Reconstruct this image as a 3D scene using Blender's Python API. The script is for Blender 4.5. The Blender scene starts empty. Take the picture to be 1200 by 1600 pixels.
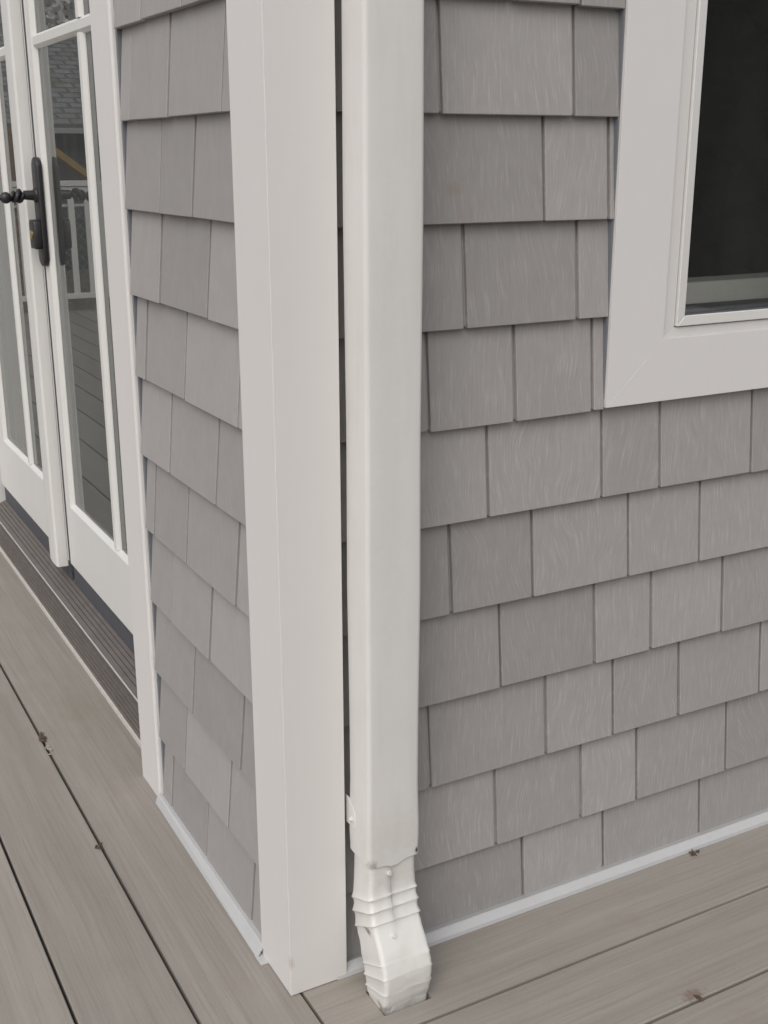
import bpy, bmesh, math, random
from mathutils import Vector, Matrix

# ------------------------------------------------------------------ camera, sky, sun, exposure
S = bpy.context.scene
COL = S.collection
U = 0.127                                  # one shingle exposure (5 in); all builders below work in this unit

cd = bpy.data.cameras.new("camera"); cam = bpy.data.objects.new("camera", cd); COL.objects.link(cam)
_r = Vector((0.87749963, -0.47957516, -0.00143817)); _u = Vector((0.14166977, 0.25635205, 0.95614502)); _f = Vector((0.45817473, 0.83922065, -0.29289013))
m = Matrix((( _r.x, _u.x, -_f.x, 0), (_r.y, _u.y, -_f.y, 0), (_r.z, _u.z, -_f.z, 0), (0, 0, 0, 1)))
cam.matrix_world = Matrix.Translation((-0.521281, -1.230099, 1.081618)) @ m
cd.sensor_fit = 'VERTICAL'; cd.sensor_height = 32.0; cd.sensor_width = 24.0
cd.lens = 1819.83 / 1600 * 32.0
cd.clip_start = 0.02; cd.clip_end = 600
S.camera = cam

SUN_EL, SUN_AZ = math.radians(48), math.radians(226)     # azimuth from +y clockwise
w = bpy.data.worlds.new("World"); S.world = w; w.use_nodes = True
nt = w.node_tree; bg = nt.nodes["Background"]
sky = nt.nodes.new("ShaderNodeTexSky"); sky.sky_type = 'NISHITA'; sky.sun_disc = False
sky.sun_elevation = SUN_EL; sky.sun_rotation = SUN_AZ; sky.air_density = 1.0; sky.dust_density = 4.0
hs = nt.nodes.new("ShaderNodeHueSaturation"); hs.inputs['Saturation'].default_value = 0.30
nt.links.new(sky.outputs[0], hs.inputs['Color']); nt.links.new(hs.outputs[0], bg.inputs['Color'])
bg.inputs['Strength'].default_value = 0.15
sd = bpy.data.lights.new("sun", 'SUN'); sd.energy = 0.6; sd.angle = math.radians(70); sd.color = (1.0, 0.94, 0.86)
so = bpy.data.objects.new("sun", sd); COL.objects.link(so)
_d = Vector((math.sin(SUN_AZ) * math.cos(SUN_EL), math.cos(SUN_AZ) * math.cos(SUN_EL), math.sin(SUN_EL)))
so.rotation_euler = (-_d).to_track_quat('-Z', 'Y').to_euler(); so.location = (0, 0, 8)
S.view_settings.view_transform = 'Standard'; S.view_settings.look = 'None'; S.view_settings.gamma = 1.0
S.view_settings.exposure = 0.0

RND = random.Random(7)

# ------------------------------------------------------------------ helpers
class MB:
    """collects shapes (in units U) into one mesh object"""
    def __init__(s): s.v = []; s.f = []; s.mi = []; s.cur = 0; s.sm = []; s.smooth = False
    def add(s, vs, fs):
        b = len(s.v); s.v += [tuple(v) for v in vs]
        for f in fs: s.f.append([b + i for i in f]); s.mi.append(s.cur); s.sm.append(s.smooth)
    def box(s, x0, x1, y0, y1, z0, z1):
        s.add([(x0,y0,z0),(x1,y0,z0),(x1,y1,z0),(x0,y1,z0),(x0,y0,z1),(x1,y0,z1),(x1,y1,z1),(x0,y1,z1)],
              [(0,3,2,1),(4,5,6,7),(0,1,5,4),(1,2,6,5),(2,3,7,6),(3,0,4,7)])
    def hexa(s, p):   # 8 points: bottom quad then top quad
        s.add(p, [(0,3,2,1),(4,5,6,7),(0,1,5,4),(1,2,6,5),(2,3,7,6),(3,0,4,7)])
    def extrude(s, prof, fn, a, b):   # closed polygon prof [(p,q)], fn(p,q,t)->xyz, from t=a to b
        n = len(prof); vs = [fn(p, q, a) for p, q in prof] + [fn(p, q, b) for p, q in prof]
        fs = [(i, (i+1) % n, n + (i+1) % n, n + i) for i in range(n)]
        s.add(vs, fs + [tuple(range(n-1, -1, -1)), tuple(range(n, 2*n))])
    def tube(s, pts, rad, seg=12, caps=True):
        pts = [Vector(p) for p in pts]; rads = rad if isinstance(rad, (list, tuple)) else [rad] * len(pts)
        rings = []; up = None
        for i, p in enumerate(pts):
            d = (pts[min(i+1, len(pts)-1)] - pts[max(i-1, 0)]).normalized()
            if up is None: up = Vector((0,0,1)) if abs(d.z) < .9 else Vector((1,0,0))
            a = d.cross(up).normalized(); b = a.cross(d).normalized(); up = b
            rings.append([p + (a*math.cos(t) + b*math.sin(t)) * rads[i] for t in [2*math.pi*k/seg for k in range(seg)]])
        vs = [q for r in rings for q in r]; fs = []
        for i in range(len(pts)-1):
            for k in range(seg):
                fs.append((i*seg+k, i*seg+(k+1) % seg, (i+1)*seg+(k+1) % seg, (i+1)*seg+k))
        if caps: fs += [tuple(range(seg-1, -1, -1)), tuple(range((len(pts)-1)*seg, len(pts)*seg))]
        s.add(vs, fs)
    def ball(s, c, r, seg=14, rings=9, sc=(1,1,1)):
        vs = [(c[0], c[1], c[2]+r*sc[2])]; fs = []
        for i in range(1, rings):
            th = math.pi*i/rings
            for k in range(seg):
                ph = 2*math.pi*k/seg
                vs.append((c[0]+r*sc[0]*math.sin(th)*math.cos(ph), c[1]+r*sc[1]*math.sin(th)*math.sin(ph), c[2]+r*sc[2]*math.cos(th)))
        vs.append((c[0], c[1], c[2]-r*sc[2])); L = len(vs)-1
        for k in range(seg): fs.append((0, 1+k, 1+(k+1) % seg)); fs.append((L, L-seg+(k+1) % seg, L-seg+k))
        for i in range(rings-2):
            for k in range(seg):
                fs.append((1+i*seg+k, 1+(i+1)*seg+k, 1+(i+1)*seg+(k+1) % seg, 1+i*seg+(k+1) % seg))
        s.add(vs, fs)
    def build(s, name, mats, parent=None, bevel=0, bseg=1, smooth=None):
        me = bpy.data.meshes.new(name)
        org = Vector(parent.get('_o', (0,0,0))) if parent else Vector((0,0,0))
        me.from_pydata([(Vector(v) * U) - org for v in s.v], [], s.f)
        for mt in (mats if isinstance(mats, (list, tuple)) else [mats]): me.materials.append(mt)
        for p, i, q in zip(me.polygons, s.mi, s.sm): p.material_index = i; p.use_smooth = q
        bm = bmesh.new(); bm.from_mesh(me)
        bmesh.ops.recalc_face_normals(bm, faces=bm.faces)
        if bevel:
            ed = [e for e in bm.edges if len(e.link_faces) == 2 and e.calc_face_angle(0) > 0.6]
            bmesh.ops.bevel(bm, geom=ed, offset=bevel*U, segments=bseg, profile=.5, affect='EDGES', clamp_overlap=True)
        bm.to_mesh(me); bm.free()
        if smooth is not None:
            for p in me.polygons: p.use_smooth = True
            try: me.set_sharp_from_angle(angle=math.radians(smooth))
            except Exception: pass
        o = bpy.data.objects.new(name, me); COL.objects.link(o)
        if parent: o.parent = parent
        return o

def tag(o, label=None, cat=None, group=None, kind=None):
    if label: o['label'] = label
    if cat: o['category'] = cat
    if group: o['group'] = group
    if kind: o['kind'] = kind
    return o
def empty(name, loc, label, cat, group=None, kind=None):
    o = bpy.data.objects.new(name, None); COL.objects.link(o); o.location = Vector(loc) * U
    o['_o'] = list(Vector(loc) * U); o.empty_display_size = .05
    return tag(o, label, cat, group, kind)

class NG:
    """small node-graph helper"""
    def __init__(s, name):
        s.m = bpy.data.materials.new(name); s.m.use_nodes = True; s.t = s.m.node_tree; s.p = s.t.nodes["Principled BSDF"]
        s.tc = s.t.nodes.new("ShaderNodeTexCoord"); s.obj = s.tc.outputs['Object']
    def n(s, typ, ins=None, **kw):
        x = s.t.nodes.new(typ)
        for k, v in kw.items(): setattr(x, k, v)
        for k, v in (ins or {}).items():
            if hasattr(v, 'node'): s.t.links.new(v, x.inputs[k])
            else: x.inputs[k].default_value = v
        return x
    def mapping(s, vec, scale=(1,1,1), rot=(0,0,0), loc=(0,0,0)):
        return s.n("ShaderNodeMapping", {'Vector': vec, 'Scale': scale, 'Rotation': rot, 'Location': loc}).outputs[0]
    def noise(s, vec, scale=5, detail=2, rough=.5, dist=0, out=0):
        return s.n("ShaderNodeTexNoise", {'Vector': vec, 'Scale': scale, 'Detail': detail, 'Roughness': rough, 'Distortion': dist}).outputs[out]
    def ramp(s, fac, stops):
        r = s.n("ShaderNodeValToRGB", {'Fac': fac}); e = r.color_ramp.elements
        while len(e) < len(stops): e.new(.5)
        for el, (p, c) in zip(e, stops): el.position = p; el.color = (*c, 1) if len(c) == 3 else c
        return r.outputs[0]
    def mix(s, fac, a, b, mode='MIX'):
        x = s.n("ShaderNodeMix", data_type='RGBA', blend_type=mode)
        for i, v in ((0, fac), (6, a), (7, b)):
            if hasattr(v, 'node'): s.t.links.new(v, x.inputs[i])
            else: x.inputs[i].default_value = (*v, 1) if isinstance(v, tuple) and len(v) == 3 else v
        return x.outputs[2]
    def math(s, op, a, b=0.0, c=0.0, clamp=False):
        x = s.n("ShaderNodeMath", operation=op); x.use_clamp = clamp
        for i, v in enumerate((a, b, c)):
            if hasattr(v, 'node'): s.t.links.new(v, x.inputs[i])
            else: x.inputs[i].default_value = v
        return x.outputs[0]
    def set(s, **kw):
        for k, v in kw.items():
            k = k.replace('_', ' ')
            if hasattr(v, 'node'): s.t.links.new(v, s.p.inputs[k])
            else: s.p.inputs[k].default_value = (*v, 1) if isinstance(v, tuple) and len(v) == 3 else v
        return s
    def bump(s, h, strength=.3, dist=.001, prev=None):
        ins = {'Height': h, 'Strength': strength, 'Distance': dist}
        if prev is not None: ins['Normal'] = prev
        return s.n("ShaderNodeBump", ins).outputs[0]

def spot(g, p, r, aniso=(1,1,1), noise=.5, nscale=110):
    """soft irregular mask (1 inside) round object-space point p (metres)"""
    pos = g.n("ShaderNodeNewGeometry").outputs['Position']
    v = g.n("ShaderNodeVectorMath", {0: pos, 1: tuple(p)}, operation='SUBTRACT').outputs[0]
    v = g.n("ShaderNodeVectorMath", {0: v, 1: tuple(1/a for a in aniso)}, operation='MULTIPLY').outputs[0]
    d = g.n("ShaderNodeVectorMath", {0: v}, operation='LENGTH').outputs['Value']
    nz = g.noise(pos, nscale, 3, .6)
    d = g.math('ADD', d, g.math('MULTIPLY', g.math('SUBTRACT', nz, .5), r * noise * 4))
    return g.n("ShaderNodeMapRange", {0: d, 1: r * .35, 2: r, 3: 1.0, 4: 0.0}).outputs[0]

# ------------------------------------------------------------------ materials
def mat_shingle(name, axis, stain=False, relief=1.0):
    g = NG(name)
    sep = g.n("ShaderNodeSeparateXYZ", {0: g.obj})
    s_, z_ = sep.outputs[axis], sep.outputs[2]
    rnd = g.n("ShaderNodeNewGeometry").outputs['Random Per Island']
    uv = g.n("ShaderNodeCombineXYZ", {0: s_, 1: z_, 2: g.math('MULTIPLY', rnd, 37.0)}).outputs[0]
    # wandering of the grain, different on each shingle
    low = g.noise(uv, 9, 1, .4)
    amp = g.math('ADD', .022, g.math('MULTIPLY', g.math('POWER', g.math('FRACT', g.math('MULTIPLY', rnd, 7.31)), 3.0), .05))
    lean = g.math('MULTIPLY', g.math('SUBTRACT', g.math('FRACT', g.math('MULTIPLY', rnd, 13.7)), .5), .22)
    s2 = g.math('ADD', s_, g.math('ADD', g.math('MULTIPLY', g.math('SUBTRACT', low, .5), amp), g.math('MULTIPLY', z_, lean)))
    gv = g.n("ShaderNodeCombineXYZ", {0: g.math('MULTIPLY', s2, 430.0), 1: g.math('MULTIPLY', z_, 24.0), 2: g.math('MULTIPLY', rnd, 91.0)}).outputs[0]
    grain = g.noise(gv, 1.0, 4, .62, .4)
    gv2 = g.n("ShaderNodeCombineXYZ", {0: g.math('MULTIPLY', s2, 130.0), 1: g.math('MULTIPLY', z_, 9.0), 2: g.math('MULTIPLY', rnd, 17.0)}).outputs[0]
    coarse = g.noise(gv2, 1.0, 3, .5, .3)
    streak = g.ramp(grain, [(.54, (0,0,0)), (.66, (1,1,1))])
    mott = g.noise(uv, 30, 4, .6)
    base = g.mix(mott, (.308, .293, .283), (.364, .348, .337))
    base = g.mix(g.math('MULTIPLY', streak, .25 * relief), base, (.60, .585, .57))
    dk = g.ramp(grain, [(.30, (1,1,1)), (.44, (0,0,0))])
    base = g.mix(g.math('MULTIPLY', dk, .14 * relief), base, (.13, .125, .12))
    tone = g.math('ADD', .90, g.math('MULTIPLY', rnd, .20))
    fade = g.ramp(g.noise(g.obj, 3.2, 3, .55), [(.35, (0,0,0)), (.7, (1,1,1))])
    base = g.mix(g.math('MULTIPLY', fade, .16), base, (.236, .227, .222))
    base = g.mix(1.0, base, g.n("ShaderNodeCombineXYZ", {0: tone, 1: tone, 2: tone}).outputs[0], 'MULTIPLY')
    if stain:
        base = g.mix(g.math('MULTIPLY', spot(g, (1.955*U, 0, 8.20*U), .011), .45), base, (.29, .215, .15))
        base = g.mix(g.math('MULTIPLY', spot(g, (2.05*U, 0, 8.02*U), .016), .18), base, (.34, .25, .22))
    hgt = g.math('ADD', g.math('MULTIPLY', grain, .7), g.math('MULTIPLY', coarse, .5))
    g.set(Base_Color=base, Roughness=.72, Normal=g.bump(hgt, .50 * relief, .0012))
    return g.m

def mat_paint(name, col, rough=.42, dirt=.10, grain=0.0, spots=()):
    g = NG(name)
    a = g.noise(g.obj, 9, 4, .6); b = g.noise(g.mapping(g.obj, (60, 60, 6)), 1, 3, .6)
    d = g.math('MULTIPLY', g.math('ADD', g.ramp(a, [(.42, (0,0,0)), (.75, (1,1,1))]), g.ramp(b, [(.5, (0,0,0)), (.8, (1,1,1))])), dirt)
    c = g.mix(d, col, tuple(k * q for k, q in zip(col, (.78, .76, .72))))
    for (p, r, an, colr, st) in spots:
        c = g.mix(g.math('MULTIPLY', spot(g, p, r, an), st), c, colr)
    fine = g.noise(g.obj, 420, 2, .5); wav = g.noise(g.obj, 16, 2, .5)
    n1 = g.bump(wav, .25, .002); n2 = g.bump(fine, .12, .0005, n1)
    g.set(Base_Color=c, Roughness=g.math('ADD', rough - .06, g.math('MULTIPLY', a, .14)), Normal=n2)
    return g.m

def mat_deck(name, axis):
    g = NG(name)
    sep = g.n("ShaderNodeSeparateXYZ", {0: g.obj}); al, ac = sep.outputs[axis], sep.outputs[1 - axis]
    rnd = g.n("ShaderNodeNewGeometry").outputs['Random Per Island']
    warp = g.noise(g.obj, 5, 2, .5)
    ac2 = g.math('ADD', ac, g.math('MULTIPLY', g.math('SUBTRACT', warp, .5), .008))
    v1 = g.n("ShaderNodeCombineXYZ", {0: g.math('MULTIPLY', al, 5.0), 1: g.math('MULTIPLY', ac2, 230.0), 2: g.math('MULTIPLY', rnd, 50.0)}).outputs[0]
    v2 = g.n("ShaderNodeCombineXYZ", {0: g.math('MULTIPLY', al, 1.4), 1: g.math('MULTIPLY', ac2, 42.0), 2: g.math('MULTIPLY', rnd, 50.0)}).outputs[0]
    fine = g.noise(v1, 1, 4, .6, .2); wide = g.noise(v2, 1, 3, .55, .6); blot = g.noise(g.obj, 11, 4, .6); speck = g.noise(g.obj, 330, 3, .7)
    c = g.mix(g.ramp(wide, [(.32, (0,0,0)), (.68, (1,1,1))]), (.278, .251, .222), (.330, .304, .271))
    c = g.mix(g.math('MULTIPLY', g.ramp(fine, [(.48, (0,0,0)), (.66, (1,1,1))]), .34), c, (.205, .182, .162))
    c = g.mix(g.math('MULTIPLY', g.ramp(blot, [(.50, (0,0,0)), (.72, (1,1,1))]), .26), c, (.25, .21, .172))
    c = g.mix(g.math('MULTIPLY', g.ramp(speck, [(.56, (0,0,0)), (.70, (1,1,1))]), .22), c, (.48, .45, .42))
    c = g.mix(g.math('MULTIPLY', spot(g, (3.7*U, -2.20*U, 0), .016, (1.5, .7, 1)), .6), c, (.17, .105, .07))
    c = g.mix(g.math('MULTIPLY', spot(g, (-.3*U, 7.6*U, 0), .05, (1, 2.6, 1), .5, 25), .25), c, (.20, .205, .15))
    t = g.math('ADD', .93, g.math('MULTIPLY', rnd, .14))
    c = g.mix(1.0, c, g.n("ShaderNodeCombineXYZ", {0: t, 1: t, 2: t}).outputs[0], 'MULTIPLY')
    h = g.math('ADD', g.math('MULTIPLY', fine, .8), g.math('MULTIPLY', speck, .5))
    g.set(Base_Color=c, Roughness=.66, Normal=g.bump(h, .35, .0012))
    return g.m

def mat_plain(name, col, rough=.6, var=.15, scale=40, metallic=0.0, bump=.1):
    g = NG(name); a = g.noise(g.obj, scale, 4, .6)
    lo = tuple(k * (1 - var) for k in col); hi = tuple(min(1, k * (1 + var)) for k in col)
    g.set(Base_Color=g.mix(a, lo, hi), Roughness=rough, Metallic=metallic, Normal=g.bump(a, bump, .001)); return g.m

def mat_glass(name, ior=1.55, tint=(.86, .90, .88), haze=0.0):
    g = NG(name); t = g.t; t.nodes.remove(g.p)
    fr = g.n("ShaderNodeFresnel", {'IOR': ior}).outputs[0]
    gl = g.n("ShaderNodeBsdfGlossy", {'Roughness': .004, 'Color': (.93, .95, .94, 1)}).outputs[0]
    tr = g.n("ShaderNodeBsdfTransparent", {'Color': (*tint, 1)}).outputs[0]
    ms = g.n("ShaderNodeMixShader", {0: fr, 1: tr, 2: gl}).outputs[0]
    if haze:   # pale haze mixed in to lift the blacks of the glass
        df = g.n("ShaderNodeBsdfDiffuse", {'Color': (.42, .43, .42, 1)}).outputs[0]
        nz = g.noise(g.mapping(g.obj, (9, 9, 3)), 1, 4, .6)
        ms = g.n("ShaderNodeMixShader", {0: g.math('MULTIPLY', nz, haze), 1: ms, 2: df}).outputs[0]
    out = [n for n in t.nodes if n.type == 'OUTPUT_MATERIAL'][0]; t.links.new(ms, out.inputs[0]); return g.m

M_SHR = mat_shingle('shingle_right', 0, True, .95)
M_SHL = mat_shingle('shingle_left', 1, False, .42)
M_WHITE = mat_paint('white_trim', (.705, .685, .668), .45, .05, spots=[((-.047*U, -.188*U, .42*U), .007, (1,1,1.6), (.42,.30,.22), .35)])
M_WIN = mat_paint('white_window', (.715, .700, .688), .42, .05)
M_SASH = mat_paint('white_sash', (.69, .68, .66), .36, .06)
M_DOOR = mat_paint('white_door', (.69, .682, .662), .40, .09)
M_PIPE = mat_paint('downspout_white', (.690, .682, .662), .58, .24, spots=[
    ((.705*U, -.61*U, 1.60*U), .010, (1.0,1,.8), (.34,.31,.27), .7), ((.75*U, -.62*U, 1.56*U), .0045, (2.2,1,.5), (.06,.055,.05), .9),
    ((1.225*U, -.60*U, 1.63*U), .0055, (.7,1,1.6), (.06,.055,.05), 1.0), ((.86*U, -.62*U, 1.55*U), .0035, (3,1,.4), (.12,.11,.10), .7),  # first mark paints in the dark of the open gap at the right corner
    ((1.0*U, -.62*U, 1.9*U), .03, (1.6,1,1.2), (.60,.57,.52), .35), ((.9*U, -.62*U, 6.0*U), .05, (.5,1,6), (.62,.60,.56), .3)])
M_ELBOW = mat_paint('elbow_white', (.715, .708, .68), .42, .26, spots=[
    ((.71*U, -.85*U, .03*U), .013, (1,1.2,.8), (.16,.15,.12), .8), ((.675*U, -.56*U, .80*U), .0085, (1.2,1.4,.7), (.16,.15,.14), .85),  # second mark paints the dark shade of the dent under the third crimp
    ((.930*U, -.64*U, 1.22*U), .0085, (.16,5,5), (.36,.35,.33), .6), ((.95*U, -.61*U, 1.40*U), .030, (1.3,1,1.0), (.58,.55,.51), .45),
    ((.95*U, -.92*U, .02*U), .014, (2.6,1,.4), (.42,.38,.32), .5), ((1.22*U, -.90*U, .2*U), .012, (.8,1,2), (.5,.47,.42), .5)])
M_FLASH = mat_paint('flashing_metal', (.50, .503, .508), .45, .18)
M_DECKY = mat_deck('deck_composite_lengthwise', 1)
M_DECKX = mat_deck('deck_composite_crosswise', 0)
M_SILL = mat_plain('threshold_composite', (.125, .108, .10), .45, .30, 30)
M_LIP = mat_plain('threshold_edge', (.50, .47, .43), .4, .15, 60)
M_DARK = mat_plain('dark_rubber', (.075, .078, .09), .6, .2)
M_CHAN = mat_plain('grey_channel', (.17, .18, .20), .6, .1)
M_BACK = mat_plain('sheathing', (.10, .10, .10), .8, .1)
M_BRONZE = mat_plain('oiled_bronze', (.050, .047, .050), .42, .35, 90, .55, .15)
M_BRASS = mat_plain('brass', (.62, .50, .25), .3, .2, 90, .9)
M_GLASS = mat_glass('door_glass', 1.9, (.55, .57, .56), .20)
M_WGLASS = mat_glass('window_glass', 1.36, (.96, .97, .965), .05)
M_ROOM = mat_plain('room_plaster', (.30, .27, .235), .8, .3, 3)
M_INNER = mat_paint('inner_sash_paint', (.76, .73, .68), .5, .1)
M_SPACER = mat_plain('aluminium_spacer', (.40, .41, .42), .35, .1, 50, .6)

# frames of reference: right wall runs along +x facing -y, left wall along +y facing -x; n = distance out of the butt plane
FR = lambda s, n, z: (s, -n, z)
FL = lambda s, n, z: (-n, s, z)

# ------------------------------------------------------------------ deck
def gap_boards(mb, lo, hi, fn, a, b, edges, gap=.036, top=0.0):
    for k in range(len(edges) - 1):
        e0, e1 = edges[k] + gap/2, edges[k+1] - gap/2
        mb.extrude([(e0, -.2), (e1, -.2), (e1, top - .012), (e1 - .012, top), (e0 + .012, top), (e0, top - .012)], fn, a, b)
deck = empty('deck', (0, 0, 0), 'grey brown composite deck boards running in two directions round the house corner', 'deck', kind='structure')
mb = MB()
ed = [.075 - 1.106 * k for k in range(0, 27)][::-1]
gap_boards(mb, 0, 0, lambda p, q, t: (p, t, q), -45, 58.2, ed[:-1])
mb.extrude([(-1.013, -45), (.057, -45), (.057, .30), (.9, .30), (.9, 58.2), (-1.013, 58.2)], lambda p, q, t: (p, q, t), -.2, 0)
mb.build('boards_along_doors', M_DECKY, deck)
mb = MB()
ed = [-1.182 - 1.112 * k for k in range(0, 38)][::-1]
gap_boards(mb, 0, 0, lambda p, q, t: (t, p, q), .093, 45, ed)
mb.build('boards_along_window_wall', M_DECKX, deck)
# the board against the right wall, with the hole the downspout goes into
bm_v = []; xs = [.093, .682, 1.252, 45]; ys = [-1.176, -.915, -.480, .29]
mb = MB(); idx = {}
for z in (0, -.2):
    for j, y in enumerate(ys):
        for i, x in enumerate(xs):
            idx[(i, j, z)] = len(mb.v); mb.v.append((x, y, z))
def _q(*a): mb.f.append([idx[k] for k in a]); mb.mi.append(0); mb.sm.append(False)
for z in (0, -.2):
    for i in range(3):
        for j in range(3):
            if (i, j) != (1, 1): _q((i,j,z), (i+1,j,z), (i+1,j+1,z), (i,j+1,z))
for i in range(3): _q((i,0,0),(i+1,0,0),(i+1,0,-.2),(i,0,-.2)); _q((i,3,0),(i+1,3,0),(i+1,3,-.2),(i,3,-.2))
for j in range(3): _q((0,j,0),(0,j+1,0),(0,j+1,-.2),(0,j,-.2)); _q((3,j,0),(3,j+1,0),(3,j+1,-.2),(3,j,-.2))
for a, b in (((1,1),(2,1)), ((2,1),(2,2)), ((2,2),(1,2)), ((1,2),(1,1))): _q((*a,0), (*b,0), (*b,-.2), (*a,-.2))
mb.build('wall_side_board', M_DECKX, deck)
mb = MB()
for k in range(20): mb.box(-30 + k*3.2, -29.6 + k*3.2, -44, 57.5, -1.6, -.21)
mb.build('joists', M_SILL, deck)

# ------------------------------------------------------------------ shingle walls
def shingle(mb, F, s0, s1, zb, j, tilt=.095, top=None):
    r = RND; lip = r.uniform(-.006, .006); n0 = r.uniform(-.006, .008); zt = zb + 1.03 if top is None else top
    b0 = zb + lip + r.uniform(-.004, .004); b1 = zb + lip + r.uniform(-.004, .004)
    nt_ = n0 - tilt * (zt - zb) / 1.03
    e0 = r.uniform(-.004, .004); e1 = r.uniform(-.004, .004)
    mb.hexa([F(s0+e0, n0, b0), F(s1+e1, n0, b1), F(s1+e1, n0-.085, b1), F(s0+e0, n0-.085, b0),
             F(s0, nt_, zt), F(s1, nt_, zt), F(s1, nt_-.04, zt), F(s0, nt_-.04, zt)])
def wall_rows(F, zf, rows, sl, sr, tops, holes, name, mat, parent):
    mb = MB(); back = MB(); G = .0215
    for k in sorted(rows):
        zb = zf(k); J = [sl] + list(rows[k]) + [sr]
        segs = [(J[i] + (G if i else 0), J[i+1] - (G if i < len(J)-2 else 0)) for i in range(len(J)-1)]
        zt = min(zb + 1.03, tops)
        for a, b in segs:
            cuts = [(a, b)]
            for h0, h1, hz0, hz1 in holes:      # trim round door or window
                if zb < hz1 - .02 and zt > hz0 + .25:
                    nc = []
                    for c0, c1 in cuts:
                        if c1 <= h0 or c0 >= h1: nc.append((c0, c1)); continue
                        if c0 < h0: nc.append((c0, h0))
                        if c1 > h1: nc.append((h1, c1))
                    cuts = nc
            for c0, c1 in cuts:
                if c1 - c0 > .04: shingle(mb, F, c0, c1, max(zb, .02), 0, top=zt)
        # course backing board seen in the gaps
        cuts = [(sl, sr)]
        for h0, h1, hz0, hz1 in holes:
            if zb < hz1 - .02 and zt > hz0 + .25:
                cuts = [c for c0, c1 in cuts for c in ((c0, min(c1, h0)), (max(c0, h1), c1)) if c[1] - c[0] > .05]
        for c0, c1 in cuts:
            z0 = max(zb, .02)
            mb.hexa([F(c0, -.046, z0+.012), F(c1, -.046, z0+.012), F(c1, -.08, z0+.012), F(c0, -.08, z0+.012),
                     F(c0, -.142, zt-.01), F(c1, -.142, zt-.01), F(c1, -.16, zt-.01), F(c0, -.16, zt-.01)])
    return mb.build(name, mat, parent, bevel=.007)
def rand_joints(a, b, r):
    out = []; s = a + r.uniform(.5, 1.4)
    while s < b - .4: out.append(s); s += r.choice([.85, .95, 1.1, 1.25, 1.45, 1.55])
    return out
def extend(known, hi, r):
    s = known[-1] if known else .6; out = list(known)
    while True:
        s += r.choice([.88, 1.0, 1.15, 1.3, 1.5])
        if s > hi - .4: return out
        out.append(s)

WIN = (3.897, 12.3, 5.912, 15.4)           # outer edge of the window casing: s0 s1 z0 z1
rr = random.Random(11)
R = {0: [1.18, 2.55, 3.34], 1: [1.794, 3.32], 2: [3.006, 3.817], 3: [2.108, 3.479], 4: [1.70, 2.733], 5: [2.435, 3.932, 4.761, 6.174],
     6: [1.996, 3.043, 4.38, 5.463], 7: [2.655, 3.963, 4.807, 5.932], 8: [1.761, 3.32, 4.297, 5.321, 6.689], 9: [2.66, 3.886, 4.737, 6.22],
     10: [1.35, 3.072, 4.278, 5.859]}
R = {k: ([] if k < 5 else []) + extend(v, 15.4, rr) for k, v in R.items()}
for k in range(-7, 0): R[k] = extend([1.0 + rr.random()], 15.4, rr)
zR = lambda k: 9.888 - k
wallR = empty('shingle_wall', (7, 0, 0), 'grey wood grain shingle wall around and below the white window, right of the downspout', 'wall')
wall_rows(FR, zR, R, .56, 15.6, 17.6, [(WIN[0]-.012, WIN[1]-.03, WIN[2]+.02, WIN[3])], 'siding', M_SHR, wallR)

DOORO = (4.27, 18.45)
L = {0: [.9, 1.9, 3.183], 1: [.955, 2.474, 3.809], 2: [1.866, 2.904], 3: [1.582, 3.08], 4: [.858, 2.429, 3.792], 5: [1.568, 3.068],
     6: [1.104, 2.636, 3.83], 7: [2.014, 3.327], 8: [1.158, 2.704], 9: [1.627, 3.137], 10: [1.035, 2.503, 3.817]}
L = {k: extend(v + [4.6], 27, rr) for k, v in L.items()}
for k in range(-7, 0): L[k] = extend([.8 + rr.random()], 27, rr)
zL = lambda k: 9.8845 - .98467 * k
wallL = empty('shingle_wall', (0, 2.4, 0), 'narrow grey shingle wall between the glazed double door and the white corner board', 'wall')
wall_rows(FL, zL, L, .50, 27.3, 17.5, [(4.17, DOORO[1]+.1, -1, 17.7)], 'siding', M_SHL, wallL)

# sheathing with the openings cut in it
def sheet(F, s0, s1, z0, z1, hole, n0, n1, name, mat, parent):
    mb = MB(); xs = [s0, hole[0], hole[1], s1]; zs = [z0, hole[2], hole[3], z1]
    if hole[2] <= z0: zs = [z0, hole[3], z1]
    id_ = {}
    for n in (n0, n1):
        for j, z in enumerate(zs):
            for i, x in enumerate(xs): id_[(i, j, n)] = len(mb.v); mb.v.append(F(x, n, z))
    hj = 1 if len(zs) == 4 else 0
    def q(*a): mb.f.append([id_[k] for k in a]); mb.mi.append(0); mb.sm.append(False)
    J = len(zs) - 1
    for n in (n0, n1):
        for i in range(3):
            for j in range(J):
                if (i, j) != (1, hj): q((i,j,n),(i+1,j,n),(i+1,j+1,n),(i,j+1,n))
    for j in range(J): q((0,j,n0),(0,j+1,n0),(0,j+1,n1),(0,j,n1)); q((3,j,n0),(3,j+1,n0),(3,j+1,n1),(3,j,n1))
    for i in range(3):
        q((i,J,n0),(i+1,J,n0),(i+1,J,n1),(i,J,n1))
        if not (hj == 0 and i == 1): q((i,0,n0),(i+1,0,n0),(i+1,0,n1),(i,0,n1))
    for i in (1, 2): q((i,hj,n0),(i,hj+1,n0),(i,hj+1,n1),(i,hj,n1))
    q((1,hj+1,n0),(2,hj+1,n0),(2,hj+1,n1),(1,hj+1,n1))
    if hj: q((1,1,n0),(2,1,n0),(2,1,n1),(1,1,n1))
    return mb.build(name, mat, parent)
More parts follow.
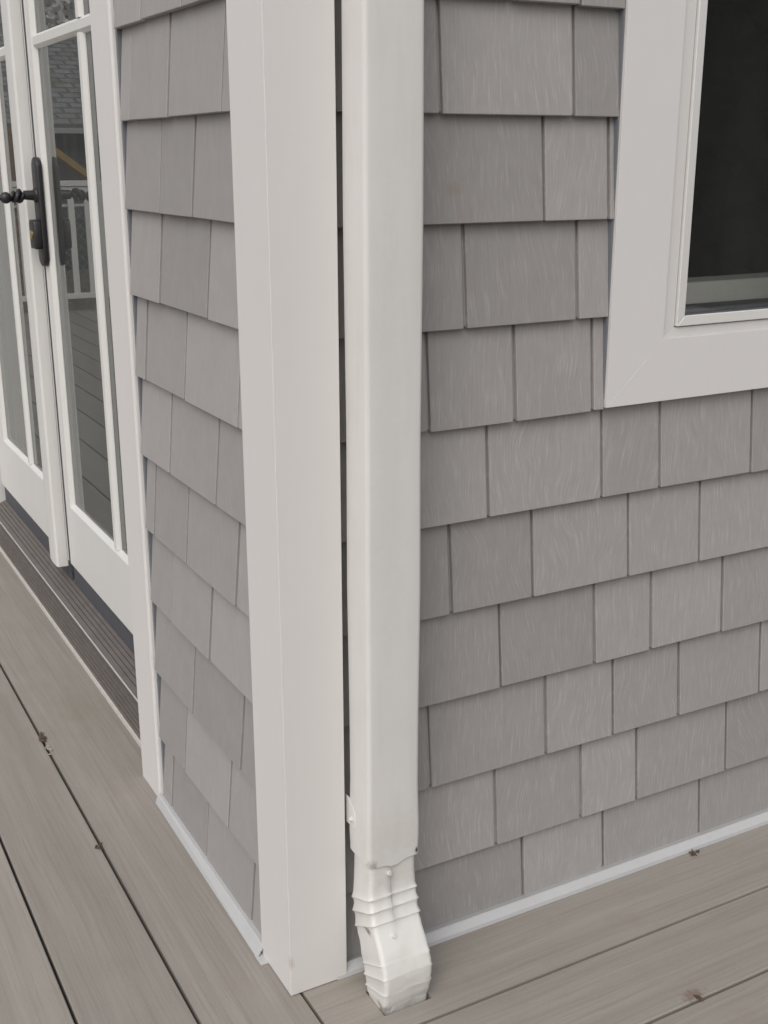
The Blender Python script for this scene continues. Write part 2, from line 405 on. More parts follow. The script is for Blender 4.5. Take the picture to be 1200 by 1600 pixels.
sheet(FR, .45, 15.6, -.15, 17.8, (WIN[0]+.5, WIN[1]-.5, WIN[2]+.5, WIN[3]-.5), -.175, -.75, 'sheathing', M_BACK, wallR)
sheet(FL, .90, 27.3, -.15, 17.8, (4.75, 18.2, -.15, 17.2), -.175, -.75, 'sheathing', M_BACK, wallL)

# metal base flashing along the deck
mb = MB()
prof = [(.185, .018), (.198, .018), (.135, .195), (.06, .215), (.0, .225), (-.14, .235), (-.14, .222), (0, .212), (.056, .203), (.124, .185)]
prof = [(.186, .004), (.200, .004), (.192, .150), (.176, .166), (.04, .178), (-.15, .186), (-.15, .174), (.04, .166), (.164, .152), (.178, .140)]
prof = [(.184, .004), (.196, .004), (.186, .05), (.124, .112), (.106, .121), (-.1, .035), (-.1, .022), (.10, .108), (.114, .102), (.172, .045)]
mb.extrude(prof, lambda p, q, t: FR(t, p, q), .50, 15.6)
o = mb.build('base_flashing', M_FLASH, wallR)
mb = MB()
prof = [(.098, .004), (.110, .004), (.052, .124), (.036, .133), (-.1, .126), (-.1, .116), (.034, .121), (.042, .114)]
n = len(prof); vs = []; fs = []
for t, sh in ((.56, 0), (4.24, 0)):
    for p, q in prof: vs.append(FL(t, p + (.016 if t < 1 else -.02) * (q < .05), q))
for i in range(n): fs.append((i, (i+1) % n, n+(i+1) % n, n+i))
fs += [tuple(range(n)), tuple(range(n, 2*n))]
mb.add(vs, fs)
mb.box(-.135, -.03, .42, .60, .004, .016)           # loose foot of the strip sticking out at the corner board
mb.build('base_flashing', M_FLASH, wallL)

# ------------------------------------------------------------------ corner board
cb = MB()
x0, x1, y0, y1 = -.047, .615, -.188, .600
pr = [(x0, y1), (x0, y0), (x1, y0), (x1, .15), (.15, .15), (.15, y1)]
cb.extrude(pr, lambda p, q, t: (p, q, t), .012, 17.7)
o = cb.build('corner_board', M_WHITE, None, bevel=.005, bseg=2)
tag(o, 'plain white corner board standing on the deck, left of the downspout', 'corner board')

# ------------------------------------------------------------------ downspout
ds = empty('downspout', (.965, -.40, 0), 'white rectangular downspout with crimped elbow and screws going into the deck', 'downspout')
XC, W = .963, .596
def rrect(W, D, r, seg=5, extra=()):
    """rounded rectangle, u across, v back(0)->front(1); returns (u, v) with corner radius r"""
    pts = []
    for cx, cy, a0 in ((W/2-r, D-r, 0), (-W/2+r, D-r, 90), (-W/2+r, r, 180), (W/2-r, r, 270)):
        for k in range(seg+1):
            a = math.radians(a0 + 90*k/seg); pts.append((cx + r*math.cos(a), cy + r*math.sin(a)))
        if a0 == 0:
            for e in extra: pts.append((e[0], D + e[1]))
    return pts
def sweep(mb, secs, prof_fn):
    rings = []
    for s in secs:
        zf, yf, zb, yb, ex = s[:5]; W2 = W + 2*ex + (s[5] if len(s) > 5 else 0); D = math.hypot(yf-yb, zf-zb)
        pr = prof_fn(W2, 1.0*D + 2*ex, s)
        dy, dz = (yf-yb)/D, (zf-zb)/D
        rings.append([(XC + u, yb + dy*(v-ex), zb + dz*(v-ex)) for u, v in pr])
    n = len(rings[0]); vs = [p for r in rings for p in r]; fs = []
    for i in range(len(rings)-1):
        for k in range(n): fs.append((i*n+k, i*n+(k+1) % n, (i+1)*n+(k+1) % n, (i+1)*n+k))
    mb.add(vs, fs)
# straight pipe, slightly crumpled lower end, with thickness
mb = MB(); mb.smooth = True
secs = []
zs = [17.9, 14, 10, 8, 6, 4.5, 3.2, 2.4, 2.0, 1.8, 1.66, 1.58]
for z in zs:
    ex = 0.004 * math.sin(z * 1.7)
    if z < 2.1: ex += .006
    if z < 1.7: ex -= .006
    secs.append((z, -.615, z, -.172, ex))
rg = []
def pipe_prof(W2, D, s): return rrect(W2, D, .048, 5, [(e, 0) for e in (.12, .04, -.04, -.12)])
sweep(mb, secs, pipe_prof)
n = len(pipe_prof(W, .44, None)); base = (len(secs)-1)*n
# ragged bottom edge
for k in range(n):
    x, y, z = mb.v[base+k]; z += .010 * math.sin(x*23 + y*9) + .01 - (.055 * math.exp(-((x-.93)/.14)**2) if y < -.5 else 0)
    mb.v[base+k] = (x, y, z)
inner = []
for k in range(n):
    x, y, z = mb.v[base+k]; inner.append((XC + (x-XC)*.965, -.39 + (y+.39)*.955, z+.002))
top = [(x, y, z+.4) for x, y, z in inner]
b = len(mb.v); mb.v += inner + top
for k in range(n):
    k2 = (k+1) % n
    for f in ((base+k, base+k2, b+k2, b+k), (b+k, b+k2, b+n+k2, b+n+k)): mb.f.append(list(f)); mb.mi.append(0); mb.sm.append(True)
mb.build('pipe', M_PIPE, ds, smooth=40)
# elbow
st = [(1.75, -.600, 1.75, -.190, -.014), (1.40, -.602, 1.40, -.188, -.012), (1.27, -.604, 1.15, -.186, -.006),
      (1.19, -.606, 1.00, -.188, 0), (1.06, -.632, .845, -.212, 0), (.925, -.672, .68, -.262, 0),
      (.80, -.745, .55, -.335, .0), (.68, -.822, .42, -.385, .004), (.58, -.880, .33, -.428, .004), (.44, -.928, .215, -.462, .004), (.25, -.926, .10, -.490, .002),
      (.10, -.905, .03, -.500, -.004), (.03, -.890, 0, -.504, -.010), (-.35, -.870, -.35, -.50, -.012)]
crimp = {3: .012, 4: .016, 5: .014, 8: .009, 9: .012, 10: .010}
st = [(*s_, k_) for k_, s_ in enumerate(st)]
def _cat(p0, p1, p2, p3, t): return .5*((2*p1) + (p2-p0)*t + (2*p0-5*p1+4*p2-p3)*t*t + (3*p1-p0-3*p2+p3)*t**3)
ref = []
for k_ in range(len(st)):
    ref.append(st[k_])
    if 5 <= k_ < len(st)-1:
        a, b, c, d = st[k_-1], st[k_], st[k_+1], st[min(k_+2, len(st)-1)]
        for t in (.5,): ref.append((*[_cat(a[j], b[j], c[j], d[j], t) for j in range(4)], (b[4]+c[4])/2, b[5] + .5))
ex_of = {s_[5]: s_[4] for s_ in ref}
secs = []
def lerp(a, b, t): return tuple(a[i] + (b[i]-a[i])*t for i in range(5))
for n_i, s_ in enumerate(ref):
    i = s_[5]
    if i in crimp:
        c = crimp[i]; pv, nx = ref[n_i-1], ref[n_i+1]; e4 = s_[4]
        for t, other, off in ((.45, pv, -.002), (.12, pv, c*.6), (0, pv, c), (.12, nx, c*.15), (.25, nx, -.002)):
            secs.append((*lerp(s_, other, t)[:4], e4 + off, i))
    else: secs.append((*s_[:5], i))
mb = MB(); mb.smooth = True
def elbow_prof(W2, D, s):
    i = s[5] if len(s) > 5 else 0
    st_ = .006 if i < 6 else 0.0
    return rrect(W2, D, .052, 5, [(.14, 0), (.05, 0), (-.030 + .0, 0), (-.036, st_), (-.10, st_ * .8), (-.16, 0)])
_s2 = [(a, b_, c, d, e, i) for (a, b_, c, d, e, i) in secs]
def sweep_elbow():
    rings = []
    for (zf, yf, zb, yb, ex, i) in _s2:
        D = math.hypot(yf-yb, zf-zb); pr = elbow_prof(W - .030 + 2*ex, D + 2*ex, (0,0,0,0,0,i)); dy, dz = (yf-yb)/D, (zf-zb)/D
        ring_ = []; ex0 = ex_of[i]
        if i >= 8: pr = elbow_prof(W - .030 + 2*ex0, D + 2*ex0, (0,0,0,0,0,i))
        for u, v in pr:
            if i >= 8:                       # lower folds fade out across the front face
                fr = v / (D + 2*ex0); wgt = 1.0 if fr < .75 else max(min(1, abs(u) / (W/2)) ** 8, 0)
                k_ = (ex - ex0) * wgt; u2 = u + (k_ if u > 0 else -k_) * min(1, abs(u)/(W*.35)); v2 = v + k_ * (2*fr - 1)
                dent = .010 * math.sin(9*u + 4*zf) * (fr > .8)
                ring_.append((XC + u2, yb + dy*(v2-ex0) + dent, zb + dz*(v2-ex0))); continue
            ring_.append((XC + u, yb + dy*(v-ex), zb + dz*(v-ex)))
        rings.append(ring_)
    n = len(rings[0]); vs = [p for r in rings for p in r]; fs = []
    q = random.Random(3)
    vs = [(x + q.uniform(-.0025, .0025), y + q.uniform(-.003, .003), z + q.uniform(-.003, .003)) for x, y, z in vs]
    for i in range(len(rings)-1):
        for k in range(n): fs.append((i*n+k, i*n+(k+1) % n, (i+1)*n+(k+1) % n, (i+1)*n+k))
    mb.add(vs, fs)
sweep_elbow()
mb.build('elbow', M_ELBOW, ds, smooth=48)
def screw(c, nrm, parent):
    m_ = MB(); m_.smooth = True; c = Vector(c); nrm = Vector(nrm).normalized()
    m_.tube([c - nrm*.03, c + nrm*.004], .034, 16); m_.smooth = True
    m_.tube([c + nrm*.003, c + nrm*.028], [.024, .021], 6)
    return m_.build('screw', M_ELBOW, parent, smooth=30)
screw((.905, -.606, 1.455), (0, -1, .05), ds)
screw((.875, -.748, .80), (0, -1, .55), ds)
# strap wrapping the pipe side, with its rounded tab and screw
mb = MB()
tab = [(-.13, 2.20), (-.20, 2.20), (-.235, 2.16), (-.30, 2.12), (-.345, 2.06), (-.36, 1.98), (-.36, 1.90), (-.34, 1.885), (-.13, 1.885)]
mb.extrude(tab, lambda p, q, t: (t, p, q), XC - W/2 - .012, XC - W/2 - .002)
mb.build('strap', M_ELBOW, ds, bevel=.006)
screw((XC - W/2 - .012, -.27, 1.98), (-1, 0, 0), ds)

# ------------------------------------------------------------------ window
wn = empty('window', (8, 0, WIN[2]), 'white framed window with dark glass in the right hand shingle wall', 'window')
def ring(mb, F, o, i, no, ni, nb, bo=0.0):
    """mitred picture frame: outer rect o, inner rect i = (s0,s1,z0,z1); no/ni = front offset at outer and inner edge, nb back"""
    O = [(o[0],o[2]),(o[1],o[2]),(o[1],o[3]),(o[0],o[3])]; I = [(i[0],i[2]),(i[1],i[2]),(i[1],i[3]),(i[0],i[3])]
    for k in range(4):
        k2 = (k+1) % 4; g = .0005
        def sh(p, other, inn=False):   # pull the mitre ends apart by a hair
            return p
        a, b_, c, d = O[k], O[k2], I[k2], I[k]
        ax = 0 if k % 2 == 0 else 1
        def mv(p, sgn): return (p[0] + (sgn*g if ax == 0 else 0), p[1] + (sgn*g if ax == 1 else 0))
        sg = 1 if k < 2 else -1
        a, d = mv(a, sg), mv(d, sg); b_, c = mv(b_, -sg), mv(c, -sg)
        mb.hexa([F(a[0], nb, a[1]), F(b_[0], nb, b_[1]), F(c[0], nb, c[1]), F(d[0], nb, d[1]),
                 F(a[0], no, a[1]), F(b_[0], no, b_[1]), F(c[0], ni, c[1]), F(d[0], ni, d[1])])
def inset(r, a, b=None):
    b = a if b is None else b; return (r[0]+a, r[1]-a, r[2]+b, r[3]-b)
C0 = WIN; C1 = (4.635, WIN[1]-.77, 6.60, WIN[3]-.77)
mb = MB(); ring(mb, FR, C0, C1, .026, .026, -.17); mb.build('casing', M_WIN, wn, bevel=.0015)
mb = MB(); mb.box(WIN[0]-.022, WIN[0]-.003, .012, .17, WIN[2]+.1, WIN[3]); mb.build('side_channel', M_CHAN, wn)
C2 = (4.800, WIN[1]-.93, 6.710, WIN[3]-.93)
mb = MB(); ring(mb, FR, inset(C1, -.0), C2, .004, .000, -.50); mb.build('frame', M_SASH, wn, bevel=.003)
C2b = inset(C2, .012); C3 = (4.926, WIN[1]-1.055, 6.832, WIN[3]-1.055)
mb = MB(); ring(mb, FR, C2b, C3, .030, .024, -.34); mb.build('sash', M_SASH, wn, bevel=.007)
mb = MB(); ring(mb, FR, C3, inset(C3, .016), -.002, -.010, -.03); mb.build('gasket', M_DARK, wn)
mb = MB(); mb.box(*[C3[0]-.05, C3[1]+.05], .034, .044, C3[2]-.05, C3[3]+.05); mb.build('pane', M_WGLASS, wn)
mb = MB(); ring(mb, FR, inset(C3, .012), inset(C3, .052), -.055, -.055, -.12); mb.build('spacer', M_SPACER, wn)
mb = MB(); ring(mb, FR, inset(C3, -.02), inset(C3, .095), -.125, -.125, -.165); mb.build('inner_gasket', M_DARK, wn)
# lower rail of the inner sash and the ledge behind it
mb = MB(); ring(mb, FR, (C3[0]-.3, C3[1]+.3, C3[2]-.1, C3[3]+.3), (C3[0]+.02, C3[1]-.05, 7.16, C3[3]-.05), -.17, -.20, -.62); mb.build('inner_sash', M_INNER, wn, bevel=.01)

# ------------------------------------------------------------------ double glazed door
XD = .60
dr = empty('double_door', (.6, 11.3, 0), 'white double door with divided glass panes and dark lever handle', 'door')
# casing of the opening (right and left legs and head)
mb = MB()
def leg(a, b, za, zb):
    mb.extrude([(a, .02), (a, .02), (b, .02), (b, -.5), (a, -.5)][1:], lambda p, q, t: FL(p, q, t), za, zb)
legs = [(4.245, 5.03), (17.75, 18.42)]
mb.extrude([(4.245, .0), (4.265, .02), (5.03, .02), (5.03, -.32), (4.245, -.32)], lambda p, q, t: FL(p, q, t), .004, 17.6)
mb.extrude([(17.75, .02), (18.37, .02), (18.42, -.03), (18.42, -.32), (17.75, -.32)], lambda p, q, t: FL(p, q, t), .004, 17.6)
mb.box(-.02, .32, 5.034, 17.746, 16.95, 17.6)
mb.build('casing', M_WHITE, dr, bevel=.010)
mb = MB(); mb.box(.04, .25, 4.185, 4.241, .02, 17.4); mb.build('side_channel', M_CHAN, dr)
mb = MB()                                   # jambs and head
mb.box(.33, 1.15, 4.78, 5.10, .02, 17.2); mb.box(.33, 1.15, 17.52, 18.15, .02, 17.2); mb.box(.33, 1.15, 5.104, 17.516, 16.95, 17.2)
mb.build('jamb', M_DOOR, dr, bevel=.01)

def leaf(y0, y1, lites, label):
    """y0<y1 edges of the leaf; lites = pane opening (ya, yb) and muntin centres"""
    ya, yb, mc = lites; z0, z1 = 1.225, 16.93; gz0, gz1 = 2.41, 16.1
    mb = MB(); xb = XD + .32; gx = XD + .090
    mb.box(XD, xb, y0, ya, z0, z1); mb.box(XD, xb, yb, y1, z0, z1)
    mb.box(XD, xb, ya, yb, z0, gz0); mb.box(XD, xb, ya, yb, gz1, z1)
    root = mb.build('door_leaf', M_DOOR, dr, bevel=.012, bseg=2); root['label'] = label; root['_o'] = dr['_o']
    mb = MB(); e = .055                      # sloped glazing bead all round
    o = [(ya, gz0), (yb, gz0), (yb, gz1), (ya, gz1)]; i = [(ya+e, gz0+e), (yb-e, gz0+e), (yb-e, gz1-e), (ya+e, gz1-e)]
    for k in range(4):
        k2 = (k+1) % 4
        a, b_, c, d = o[k], o[k2], i[k2], i[k]
        P = lambda p, x: (x, p[0], p[1])
        mb.hexa([P(a, gx), P(b_, gx), P(c, gx), P(d, gx), P(a, XD+.008), P(b_, XD+.008), P(c, gx-.012), P(d, gx-.012)])
    mb.build('glazing_bead', M_DOOR, root)
    mb = MB(); mb.box(gx, gx+.03, ya, yb, gz0, gz1); mb.build('pane', M_GLASS, root)
    mb = MB(); hz = 10.285
    def munt(c, a, b_, vert):
        pr = [(-.115, gx-.001), (-.110, gx-.02), (-.06, gx-.080), (.06, gx-.080), (.110, gx-.02), (.115, gx-.001)]
        if vert: mb.extrude(pr, lambda p, q, t: (q, c+p, t), a, b_)
        else: mb.extrude(pr, lambda p, q, t: (q, t, c+p), a, b_)
    for c in mc:
        munt(c, gz0+e*.8, hz-.10, True); munt(c, hz+.10, gz1-e*.8, True)
    munt(hz, ya+e*.8, yb-e*.8, False)
    mb.build('muntin', M_DOOR, root)
    mb = MB(); mb.box(XD+.05, XD+.30, y0+.01, y1-.01, .80, 1.22); mb.build('door_sweep', M_DARK, root)
    return root
leafR = leaf(5.15, 11.16, (6.0, 10.82, [7.98]), 'near door leaf carrying the dark lever handle')
leafL = leaf(11.33, 17.46, (12.25, 16.72, [14.20]), 'far door leaf at the left edge of the photo')
mb = MB()
mb.extrude([(11.33, .598), (11.345, .41), (11.40, .385), (11.72, .378), (11.95, .40), (11.99, .598)], lambda p, q, t: (q, p, t), 1.12, 16.9)
mb.build('astragal', M_DOOR, dr, bevel=.012, bseg=2)
mb = MB(); mb.box(.612, .9, 11.27, 11.326, 1.0, 16.9); mb.build('dark_gap_strip', M_DARK, dr)  # dark strip lines the leaf edge so the gap reads as shaded
# threshold: grooved composite riser, bright ridge, grooved tread
mb = MB(); pr = [(.245, .02)]
z = .05; x = .255
while z < .36: pr += [(x, z), (x+.002, z+.066), (x+.022, z+.070), (x+.022, z+.084)]; z += .088; x += .008
pr += [(.35, .42), (.36, .58), (.275, .600), (.27, .655), (.30, .675)]
n = 6
for k in range(n):
    t0 = k/n; xa = .31 + .42*t0; za = .68 + .17*t0
    pr += [(xa, za), (xa+.056, za+.022), (xa+.060, za+.004), (xa+.068, za+.008)]
pr += [(.75, .865), (.76, .80), (.80, .79), (1.1, .79), (1.1, .02)]
mb.extrude(pr, lambda p, q, t: (p, t, q), 5.11, 17.51)
mb.extrude([(.245, .02), (.245, .6), (.32, .64), (.32, .02)], lambda p, q, t: (p+.03, t, q), 4.95, 5.10)
mb.build('threshold', M_SILL, dr)
mb = MB(); mb.extrude([(.262, .660), (.264, .672), (.276, .678), (.285, .674)], lambda p, q, t: (p, t, q), 5.11, 17.51); mb.build('threshold_ridge', M_LIP, dr)
mb = MB(); mb.extrude([(.18, .004), (.18, .022), (.215, .030), (.25, .052), (.256, .05), (.25, .004)], lambda p, q, t: (p+.02, t, q), 5.04, 17.6); mb.build('threshold_edge', M_LIP, dr)
# handle
mb = MB(); yc, hw = 10.98, .20
out = []
for k in range(9):
    a = math.pi * k / 8; out.append((yc + hw*math.cos(a), 8.34 + .16*math.sin(a)))
for k in range(9):
    a = math.pi + math.pi * k / 8; out.append((yc + hw*math.cos(a), 6.86 + .16*math.sin(a)))
mb.extrude(out, lambda p, q, t: (t, p, q), XD-.10, XD-.002); hd = mb.build('door_handle', M_BRONZE, dr, bevel=.03, bseg=3, smooth=50); hd['_o'] = dr['_o']; hd['label'] = 'dark bronze lever handle with twisted shaft and ball end'
mb = MB(); mb.smooth = True
mb.tube([(XD-.09, yc, 7.88), (XD-.13, yc, 7.88), (XD-.14, yc, 7.88), (XD-.30, yc, 7.885)], [.13, .12, .085, .075], 16)
Lp = [(XD-.28, yc, 7.885), (XD-.36, yc-.04, 7.89), (XD-.46, yc-.08, 7.88), (XD-.54, yc-.10, 7.86)]
for s in (-1, 1):                            # two twisted strands
    pts = []; 
    for k in range(19):
        t = k/18; x = XD-.28 - .27*t; a = s*math.pi/2 + 2.6*math.pi*t; rr_ = .075*math.sin(math.pi*min(1, max(.12, t)))+.012
        pts.append((x, yc - .10*t + rr_*math.cos(a), 7.885 - .03*t + rr_*math.sin(a)))
    mb.tube(pts, [.026 + .016*math.sin(math.pi*k/18) for k in range(19)], 8)
mb.ball((XD-.62, yc-.10, 7.85), .095, 18, 12)
mb.tube([(XD-.68, yc-.1, 7.85), (XD-.76, yc-.1, 7.855)], [.05, .03], 10)
mb.build('lever', M_BRONZE, hd, smooth=50)
mb = MB(); mb.smooth = True
out = [(yc-.17, 7.00), (yc+.17, 7.00), (yc+.19, 7.05), (yc+.19, 7.42), (yc+.15, 7.48), (yc-.15, 7.48), (yc-.19, 7.42), (yc-.19, 7.05)]
mb.extrude(out, lambda p, q, t: (t, p, q), XD-.22, XD-.098)
mb.build('lock_housing', M_BRONZE, hd, bevel=.02, bseg=2, smooth=40)
mb = MB(); mb.smooth = True; mb.tube([(XD-.215, yc, 7.24), (XD-.245, yc, 7.24)], .075, 14); mb.build('lock_cylinder', M_BRASS, hd, smooth=40)

# ------------------------------------------------------------------ dark room behind the glass
mb = MB()
X0, X1, Y0, Y1, Z0, Z1 = 1.16, 24, .78, 26, .86, 17.4
def wallq(a, b, c, d): mb.add([a, b, c, d], [(0,1,2,3)])
mb.box(X0, X1, Y0, Y1, Z0-.1, Z0); mb.box(X0, X1, Y0, Y1, Z1, Z1+.1)
mb.box(X1, X1+.2, Y0, Y1, Z0-.1, Z1+.1); mb.box(X0, X1, Y1, Y1+.2, Z0-.1, Z1+.1)
mb.box(15.6, X1, Y0-.3, Y0-.1, Z0-.1, Z1+.1)
room = mb.build('interior_room', M_ROOM); tag(room, kind='structure', label='dark unlit room behind the window glass', cat='room')
mb = MB(); mb.box(-.0, 15.5, 0, 27.2, 17.85, 18.1); mb.v = [(x + .05, y + .2, z) for x, y, z in mb.v]
o = mb.build('wall_cap', M_BACK); tag(o, kind='structure', label='top closure of the walls above the picture', cat='wall top')

# ------------------------------------------------------------------ dry leaf crumbs caught in the deck
M_LEAF = mat_plain('dry_leaf', (.105, .070, .052), .8, .5, 200)
M_LEAF2 = mat_plain('pale_crumb', (.40, .34, .27), .8, .3, 200)
def crumbs(cx, cy, sx, sy, n, mat, label, seed):
    q = random.Random(seed); mb = MB()
    for _ in range(n):
        c = Vector((cx + q.gauss(0, sx), cy + q.gauss(0, sy), .012)); a = q.uniform(0, 6.28); l, w_ = q.uniform(.025, .06), q.uniform(.010, .022)
        d = Vector((math.cos(a), math.sin(a), q.uniform(-.1, .35))); e = Vector((-math.sin(a), math.cos(a), q.uniform(-.3, .3)))
        t = Vector((0, 0, .010))
        mb.hexa([c-d*l-e*w_*.3, c-e*w_, c+d*l, c+e*w_, c-d*l-e*w_*.3+t, c-e*w_+t*1.6, c+d*l+t, c+e*w_+t*1.4])
    o = mb.build('dry_leaf', mat); tag(o, label, 'dry leaf', 'leaf bits on the deck'); return o
crumbs(-1.02, 6.85, .015, .13, 16, M_LEAF, 'reddish brown leaf crumbs in the deck gap nearest the door', 1)
crumbs(-1.03, 6.45, .015, .05, 6, M_LEAF2, 'pale crumb in the deck gap just below the reddish leaf crumbs', 2)
crumbs(5.52, -.24, .05, .008, 6, M_LEAF, 'curled brown leaf bits against the base flashing under the window', 3)
crumbs(3.70, -2.29, .03, .010, 3, M_LEAF, 'small brown bit in the deck gap at the lower right', 4)
crumbs(-1.05, 3.55, .02, .03, 4, M_LEAF, 'tiny leaf bit in the deck gap, nearest the camera on the door side', 5)

# ------------------------------------------------------------------ what the glass reflects: railing, fence, neighbour's house, trees
M_RAIL = mat_paint('railing_white', (.78, .77, .75), .45, .06)
M_GROUND = mat_plain('yard_ground', (.135, .115, .09), .9, .5, 3)
mb = MB(); mb.add([(-2500,-2500,-5), (2500,-2500,-5), (2500,2500,-5), (-2500,2500,-5)], [(0,1,2,3)])
g = mb.build('ground', M_GROUND); tag(g, 'brown yard ground below the deck, seen only in reflection', 'ground', kind='structure')
def railing(name, x0, x1, y, label, axis=0):
    r = empty(name, (0, y, 0) if axis == 0 else (y, 0, 0), label, 'railing')
    B = (lambda m_, a, b, c, d, z0, z1: m_.box(a, b, c, d, z0, z1)) if axis == 0 else (lambda m_, a, b, c, d, z0, z1: m_.box(c, d, a, b, z0, z1))
    mb = MB(); B(mb, x0, x1, y-.16, y+.16, 6.9, 7.2); B(mb, x0, x1, y-.08, y+.08, 6.55, 6.86); mb.build('top_rail', M_RAIL, r, bevel=.02)
    mb = MB(); B(mb, x0, x1, y-.12, y+.12, .75, 1.05); mb.build('bottom_rail', M_RAIL, r, bevel=.02)
    n_ = int((x1-x0)/.92)
    for k in range(n_):
        c = x0 + .5 + k*.92
        mb = MB(); B(mb, c-.17, c+.17, y-.075, y+.075, 1.05, 6.56); mb.build('baluster', M_RAIL, r)
    for c in (x0, (x0+x1)/2, x1):
        mb = MB(); B(mb, c-.36, c+.36, y-.36, y+.36, 0.0, 7.8); B(mb, c-.44, c+.44, y-.44, y+.44, 7.8, 8.0); mb.build('post', M_RAIL, r, bevel=.03)
railing('deck_railing', -29.3, 0.0, 57.4, 'white baluster railing along the far deck end, mirrored in the door glass')
# chain link fence
fe = empty('chain_link_fence', (-15, 63, -5), 'grey chain link fence behind the white railing, mirrored in the door glass', 'fence')
M_WIRE = mat_plain('galvanised_wire', (.30, .31, .31), .45, .2, 80, .5)
mb = MB(); a0, a1, zb_, zt_ = -30.0, -2.0, -4.8, 5.6; H_ = zt_ - zb_
k = a0 - H_
while k < a1:
    for s in (0, 1):
        xa, xb = (k, k+H_) if s == 0 else (k+H_, k)
        pts = [Vector((xa, 63 + .02*s, zb_)), Vector((xb, 63 + .02*s, zt_))]
        t0, t1 = 0.0, 1.0
        for lim, sg in ((a0, 1), (a1, -1)):
            pa, pb = sg*(pts[0].x-lim), sg*(pts[1].x-lim)
            if pa < 0 and pb < 0: t0, t1 = 1, 0
            elif pa < 0: t0 = max(t0, pa/(pa-pb))
            elif pb < 0: t1 = min(t1, pa/(pa-pb))
        if t1 > t0: mb.tube([pts[0].lerp(pts[1], t0), pts[0].lerp(pts[1], t1)], .022, 4, False)
    k += .62
mb.build('wire_mesh', M_WIRE, fe)
mb = MB(); mb.tube([(a0, 63, zt_), (a1, 63, zt_)], .16, 8); mb.build('top_rail', M_WIRE, fe)
for c in (-28, -16, -4): mb = MB(); mb.tube([(c, 63.2, -5), (c, 63.2, zt_+.2)], .2, 8); mb.build('post', M_WIRE, fe)
# neighbour's house
g = NG('asphalt_roof'); br = g.n("ShaderNodeTexBrick", {'Vector': g.mapping(g.obj, (1, 1, 1)), 'Scale': 1.0, 'Mortar Size': .03, 'Brick Width': .32, 'Row Height': .22, 'Color1': (.30,.30,.305,1), 'Color2': (.23,.23,.235,1), 'Mortar': (.13,.13,.13,1)})
moss = g.ramp(g.noise(g.obj, 1.2, 3, .6), [(.5, (0,0,0)), (.68, (1,1,1))])
g.set(Base_Color=g.mix(g.math('MULTIPLY', moss, .5), br.outputs[0], (.10, .13, .07)), Roughness=.9); M_ROOF = g.m
M_HWALL = mat_plain('dark_green_siding', (.045, .062, .055), .7, .2, 6)
M_GUT = mat_plain('grey_gutter', (.38,.39,.38), .5, .1)
ho = empty('neighbour_house', (-30, 140, -5), 'neighbouring house with dark walls and grey asphalt roof, mirrored in the door glass', 'house')
mb = MB(); mb.box(-60, -9, 138, 190, -5, 11.2); mb.build('wall', M_HWALL, ho)
mb = MB(); mb.extrude([(133, 11.2), (165, 23.4), (197, 11.2), (197, 12), (165, 24.2), (133, 12)], lambda p, q, t: (t, p, q), -64, -5); mb.build('roof', M_ROOF, ho)
mb = MB(); mb.box(-64, -5, 132.5, 133, 11.0, 11.6); mb.build('gutter', M_GUT, ho)
mb = MB(); mb.box(-35, -29, 137.6, 138.1, 1, 9); mb.build('window', M_DARK, ho)
# yellow slide
sl = empty('slide', (-24, 100, -5), 'yellow garden slide on a timber frame, mirrored in the door glass', 'slide')
M_YEL = mat_plain('yellow_plastic', (.36, .22, .05), .6, .2, 8); M_WOOD = mat_plain('timber', (.22, .15, .09), .8, .3, 10)
mb = MB(); mb.extrude([(-20.6, 8.9), (-20.6, 9.6), (-27.2, 4.7), (-27.2, 4.0)], lambda p, q, t: (p, t, q), 100, 103); mb.build('chute', M_YEL, sl)
mb = MB()
for xx in (-19.9, -17): mb.box(xx-.3, xx+.3, 100, 100.6, -5, 11); mb.box(xx-.3, xx+.3, 103, 103.6, -5, 11)
mb.build('frame', M_WOOD, sl)
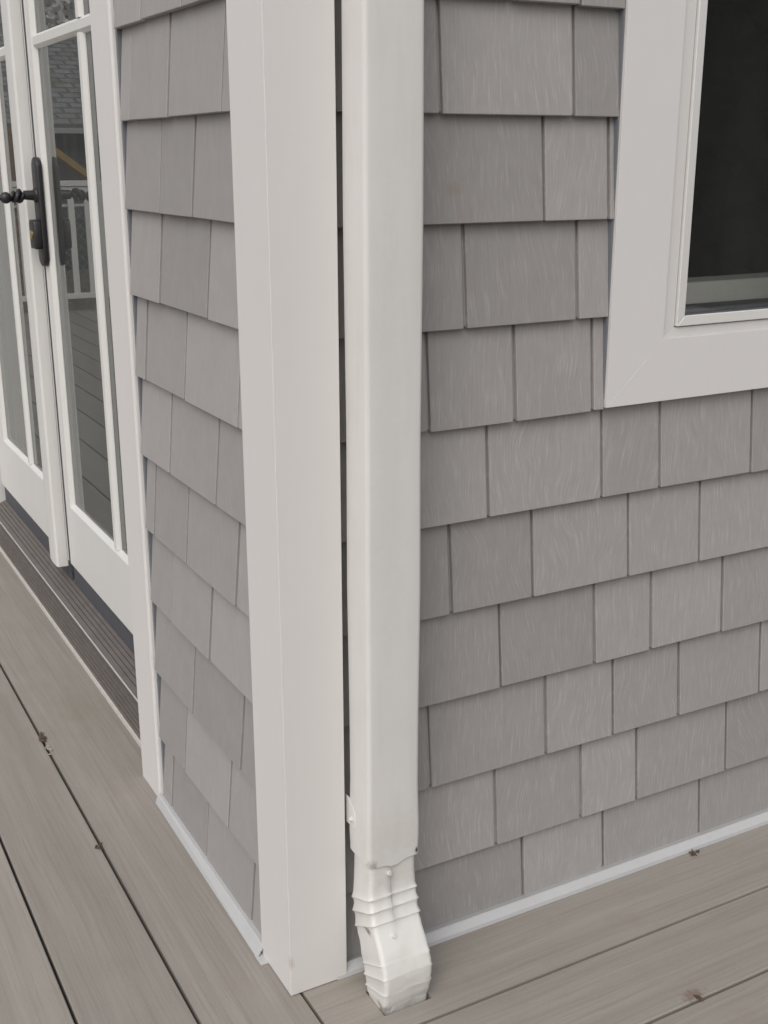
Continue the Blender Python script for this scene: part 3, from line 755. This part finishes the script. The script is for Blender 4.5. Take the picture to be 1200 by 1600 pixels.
# trees
M_BARK = mat_plain('bark', (.10, .075, .055), .9, .4, 12)
M_BLOS = mat_plain('white_blossom', (.70, .68, .66), .8, .15, 6); M_GREEN = mat_plain('dark_foliage', (.035, .052, .028), .85, .5, 5)
def tree(name, x, y, z0, h, rad, mleaf, label, cat, seed, n=2600, size=.55, cz=.62, squash=.6, group=None):
    q = random.Random(seed); t = empty(name, (x, y, z0), label, cat, group)
    mb = MB(); mb.smooth = True
    mb.tube([(x, y, z0), (x+.3, y, z0+h*.25), (x, y+.2, z0+h*.5), (x-.2, y, z0+h*.85)], [h*.03, h*.024, h*.018, h*.005], 10)
    clumps = []
    for k in range(16):
        a = q.uniform(0, 6.28); el = q.uniform(-.5, 1.3); rr_ = rad*q.uniform(.45, .95)
        c = Vector((x + rr_*math.cos(a)*math.cos(el), y + rr_*math.sin(a)*math.cos(el), z0 + h*cz + rr_*math.sin(el)*squash*1.6)); clumps.append(c)
        b0 = Vector((x, y, z0 + h*q.uniform(.25, .6))); mid = b0.lerp(c, .5) + Vector((0, 0, -.04*h)); mb.tube([b0, mid, c], [h*.011, h*.007, h*.002], 6)
    mb.build('trunk', M_BARK, t)
    mb = MB()
    for k in range(n):
        c = q.choice(clumps) + Vector((q.gauss(0, rad*.22), q.gauss(0, rad*.22), q.gauss(0, rad*.18)))
        a = Vector((q.uniform(-1,1), q.uniform(-1,1), q.uniform(-1,1))).normalized(); b_ = a.cross(Vector((q.uniform(-1,1), q.uniform(-1,1), .3))).normalized()
        s = size*q.uniform(.6, 1.3); mb.add([c-a*s-b_*s*.5, c+a*s-b_*s*.5, c+a*s+b_*s*.5, c-a*s+b_*s*.5], [(0,1,2,3)])
    mb.build('crown', mleaf, t)
tree('flowering_tree', -50, 205, -5, 50, 17, M_BLOS, 'tree full of white blossom above the neighbour roof, mirrored in the door glass', 'tree', 5, 1500, .7)
# unseen foliage screen added behind the camera to darken the window reflection
hg = empty('hedge', (40, -78, -5), 'tall dark clipped hedge behind the photographer, faintly mirrored in the window glass', 'hedge')
q = random.Random(9); mb = MB(); nx, nz = 90, 16; X0h, X1h = -40, 150
def hv(i, j, yb): return (X0h + (X1h-X0h)*i/nx + q.uniform(-.4, .4), yb + q.uniform(-1.2, 1.2), -5 + 30*j/nz + q.uniform(-.5, .5))
grid = [[hv(i, j, -78) for j in range(nz+1)] for i in range(nx+1)]; grid2 = [[(p[0], p[1]-9, p[2]) for p in row] for row in grid]
vs = [p for row in grid for p in row] + [p for row in grid2 for p in row]; N1 = (nx+1)*(nz+1); fs = []
for i in range(nx):
    for j in range(nz):
        a = i*(nz+1)+j; fs.append((a, a+nz+1, a+nz+2, a+1)); fs.append((N1+a, N1+a+1, N1+a+nz+2, N1+a+nz+1))
for i in range(nx):
    a = i*(nz+1)+nz; fs.append((a, a+nz+1, N1+a+nz+1, N1+a)); a = i*(nz+1); fs.append((a, a+nz+1, N1+a+nz+1, N1+a))
for j in range(nz):
    a = j; fs.append((a, a+1, N1+a+1, N1+a)); a = nx*(nz+1)+j; fs.append((a, a+1, N1+a+1, N1+a))
mb.add(vs, fs)
for k in range(5200):
    c = Vector((q.uniform(X0h, X1h), -77.6 + q.gauss(0, .7), q.uniform(-5, 26)))
    a = Vector((q.uniform(-1,1), q.uniform(-1,1), q.uniform(-1,1))).normalized(); b_ = a.cross(Vector((q.uniform(-1,1), q.uniform(-1,1), .3))).normalized(); sz = q.uniform(.3, .8)
    mb.add([c-a*sz-b_*sz*.5, c+a*sz-b_*sz*.5, c+a*sz+b_*sz*.5, c-a*sz+b_*sz*.5], [(0,1,2,3)])
mb.build('foliage', M_GREEN, hg)
